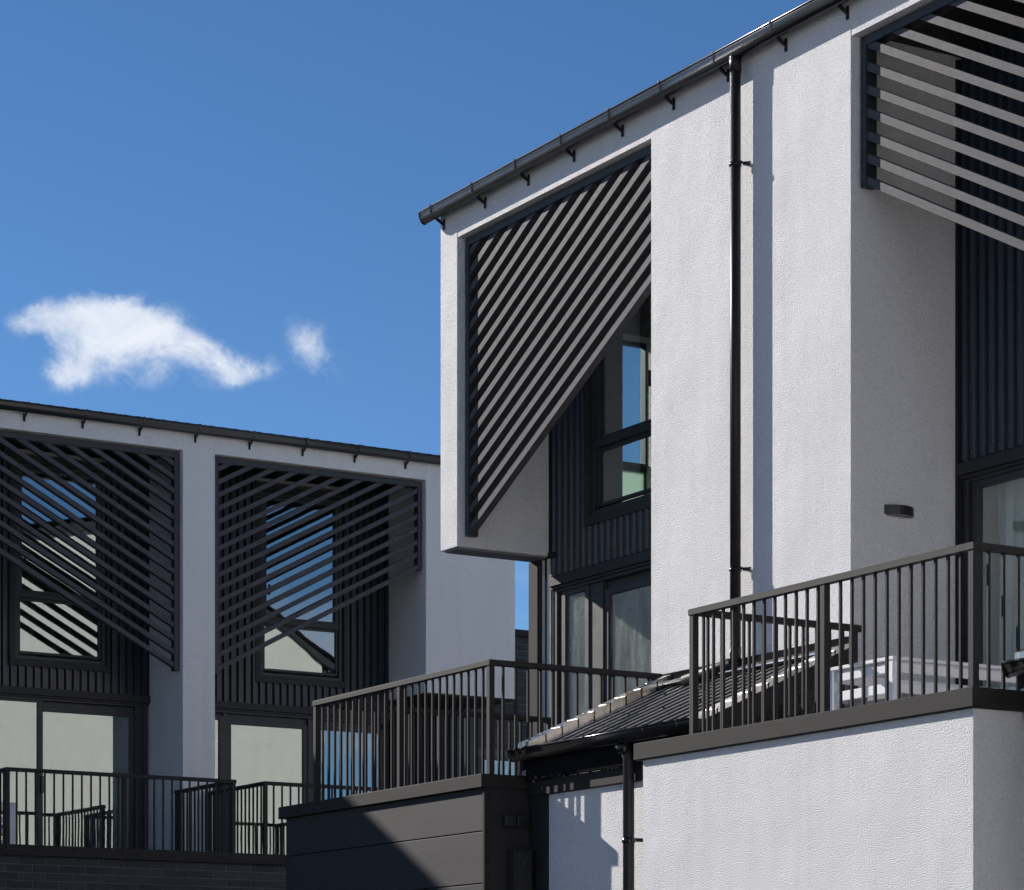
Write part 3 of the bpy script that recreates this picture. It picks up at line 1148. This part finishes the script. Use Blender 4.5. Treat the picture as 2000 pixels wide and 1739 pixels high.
def brick_wall(parent, x0, x1, yf, z_top, rows, holes=()):
    """running-bond facing bricks on the plane y = yf (facing -Y), top course under z_top"""
    L, H, J = 0.290, 0.076, 0.010
    for r in range(rows):
        z = z_top - (r + 1) * (H + J) + J * 0.5
        x = x0 - (0.15 if r % 2 else 0.0)
        while x < x1:
            a, c = max(x, x0), min(x + L, x1)
            ok = c - a > 0.02 and not any(a < hx1 and c > hx0 and z < hz1 and z + H > hz0 for hx0, hx1, hz0, hz1 in holes)
            if ok:
                link_mesh('brick', brick_mesh(round(c - a, 2), 0.05, H), parent, (a, yf + random.uniform(-0.002, 0.002), z))
            x += L + J


bt = thing('brick_wall', (12.9, 28, 0), 'dark brick wall with metal coping under the far balconies, bottom left', 'wall')
b = MB()
b.box(WF, 2.0, 15.98, 26.972, 29.5, 0.0, 3.56)
b.build('wall_core', 'brickwork', bt)
b = MB()
b.box(WF, 9.6, 13.9, 26.966, 26.974, 2.58, 3.552)
b.build('mortar_bed', 'mortar', bt)
brick_wall(bt, 9.6, 13.9, 26.96, 3.535, 11)
b = MB()
b.box(WF, 2.0, 16.0, 26.915, 27.06, 3.536, 3.652, 0.005)
b.build('coping', 'coping', bt)
b = MB()
b.box(WF, 2.0, 15.98, 27.06, 29.46, 3.561, 3.60)
b.build('deck', 'deck', bt)

ob = thing('brick_outbuilding', (18.2, 31, 0), 'dark brick building beyond, glimpsed in the gap beside the white panel', 'building')
b = MB()
b.box(WF, 17.345, 20.6, 29.612, 34, 0.0, 6.78)
b.build('wall_core', 'brickwork', ob)
b = MB()
b.box(WF, 17.345, 18.9, 29.606, 29.614, 4.19, 6.775)
b.build('mortar_bed', 'mortar', ob)
brick_wall(ob, 17.345, 18.9, 29.60, 6.775, 30, holes=[(17.34, 17.96, 4.2, 5.24)])
b = MB()
b.box(WF, 17.30, 20.65, 29.55, 34.05, 6.781, 6.87, 0.006)
b.build('coping', 'coping', ob)
b = MB()
frame_ring(b, WF, 17.36, 17.94, 29.60, 29.64, 4.22, 5.22, 0.05, 0.05, 0.05, 0.05)
wn = b.build('window', 'metal', ob)
pane(WF, 17.40, 17.90, 29.603, 4.26, 5.18, 'glass', wn)

# ------------------------------------------------------------------ wall lamp on the shaded return
lamp = thing('wall_lamp', (11.765, 14.37, 5.2), 'small black curved wall lamp on the shaded white return', 'lamp')
b = MB()
prof = []
for i in range(9):
    t = i / 8
    prof.append((11.635 + 0.255 * t, 14.375 - 0.055 * math.sin(math.pi * t) ** 0.8 - 0.004))
prof += [(11.89, 14.3765), (11.635, 14.3765)]
b.prism(WF, prof, 'z', 5.180, 5.243)
b.build('lamp_body', 'black', lamp)
b = MB()
prof2 = [(p[0], p[1] + 0.012) for p in prof[1:8]] + [(11.87, 14.376), (11.655, 14.376)]
b.prism(WF, prof2, 'z', 5.172, 5.1795)
b.build('diffuser', 'under', lamp)

# ------------------------------------------------------------------ curtain behind the right-hand door
b = MB()
prof = []
n = 150
for i in range(n + 1):
    t = i / n
    y = 14.28 - 1.15 * t
    prof.append((y, 0.030 * math.sin(t * 78 + 2.2 * math.sin(t * 9)) + 0.014 * math.sin(t * 171)))
for zi in range(12):
    pass
rows = []
for k in range(9):
    s = k / 8
    z = 5.48 - 1.95 * s
    rows.append([b.bm.verts.new((12.56 + o * (0.55 + 0.7 * s) + 0.012 * math.sin(6 * s + 30 * (14.28 - y)), y + 0.03 * s * math.sin(y * 17), z)) for y, o in prof])
for A, B in zip(rows, rows[1:]):
    for i in range(n):
        f = b.bm.faces.new((A[i], A[i + 1], B[i + 1], B[i]))
        f.smooth = True
cu = b.build('curtain', 'curtain')
tag(cu, 'pale gathered curtain behind the glass door at the right edge', 'curtain')

# ------------------------------------------------------------------ white slatted sofa on the near terrace, another far left
def sofa(x0, x1, y0, y1, zb, zt, label):
    t = thing('outdoor_sofa', ((x0 + x1) / 2, (y0 + y1) / 2, zb), label, 'sofa', 'white slatted sofas')
    for x, y in ((x0, y0), (x1, y0), (x0, y1), (x1, y1)):
        b = MB()
        b.box(WF, x - 0.035, x + 0.035, y - 0.035, y + 0.035, zb, zt - 0.012, 0.004)
        b.build('leg', 'furn', t)
    n = 4
    for i in range(n):
        a = zt - 0.085 - i * 0.125
        for (u0, u1, v0, v1) in ((x0 + 0.036, x1 - 0.036, y0 - 0.022, y0 + 0.0), (x0 - 0.022, x0, y0 + 0.036, y1 - 0.036), (x0 + 0.036, x1 - 0.036, y1, y1 + 0.022)):
            b = MB()
            b.box(WF, u0, u1, v0, v1, a, a + 0.062, 0.004)
            b.build('slat', 'furn', t)
    b = MB()
    b.box(WF, x0 - 0.04, x0 + 0.06, y0 - 0.045, y1 + 0.045, zt - 0.0119, zt + 0.012, 0.004)
    b.box(WF, x0 + 0.0605, x1 + 0.04, y0 - 0.045, y0 + 0.04, zt - 0.0119, zt + 0.012, 0.004)
    b.build('top_rail', 'furn', t)
    b = MB()
    b.box(WF, x0 + 0.05, x1 - 0.03, y0 + 0.05, y1 - 0.05, zb + 0.30, zb + 0.42, 0.03)
    b.build('seat_cushion', 'cushion', t)
    return t


sofa(10.62, 12.1, 13.03, 13.62, 3.40, 3.955, 'white slatted outdoor sofa behind the nearest railing')
sofa(8.85, 10.36, 27.62, 28.25, 3.50, 4.14, 'white slatted outdoor sofa at the left picture edge behind the far railing')

# ------------------------------------------------------------------ unseen house added behind the camera to bounce sun onto the shaded walls
nh = thing('terrace_house', (9, -10, 0), 'unseen white house added behind the camera to bounce sunlight onto the shaded walls', 'house', 'white terrace houses')
b = MB()
b.box(WF, -8.0, 28.0, -12.0, -3.5, 0.0, 10.4)
b.build('wall', 'white', nh)
b = MB()
b.prism(Frame('R', 0.0), [(-8.3, 10.41), (28.3, 10.41), (28.3, 10.52), (-8.3, 10.52)], 'u', -12.3, -3.3)
b.prism(WF, [(-12.3, 10.521), (-3.3, 10.521), (-7.8, 12.0)], 'u', -8.3, 28.3)
b.build('roof', 'clad', nh)
for i in range(9):
    x = -6.0 + i * 3.9
    for z0_, z1_ in ((0.4, 2.5), (3.6, 5.6), (6.6, 8.2)):
        b = MB()
        b.box(WF, x - 0.65, x + 0.65, -3.51, -3.46, z0_, z1_, 0.01)
        wv = b.build('window', 'metal', nh)
        pane(WF, x - 0.56, x + 0.56, -3.458, z0_ + 0.09, z1_ - 0.09, 'glass', wv)
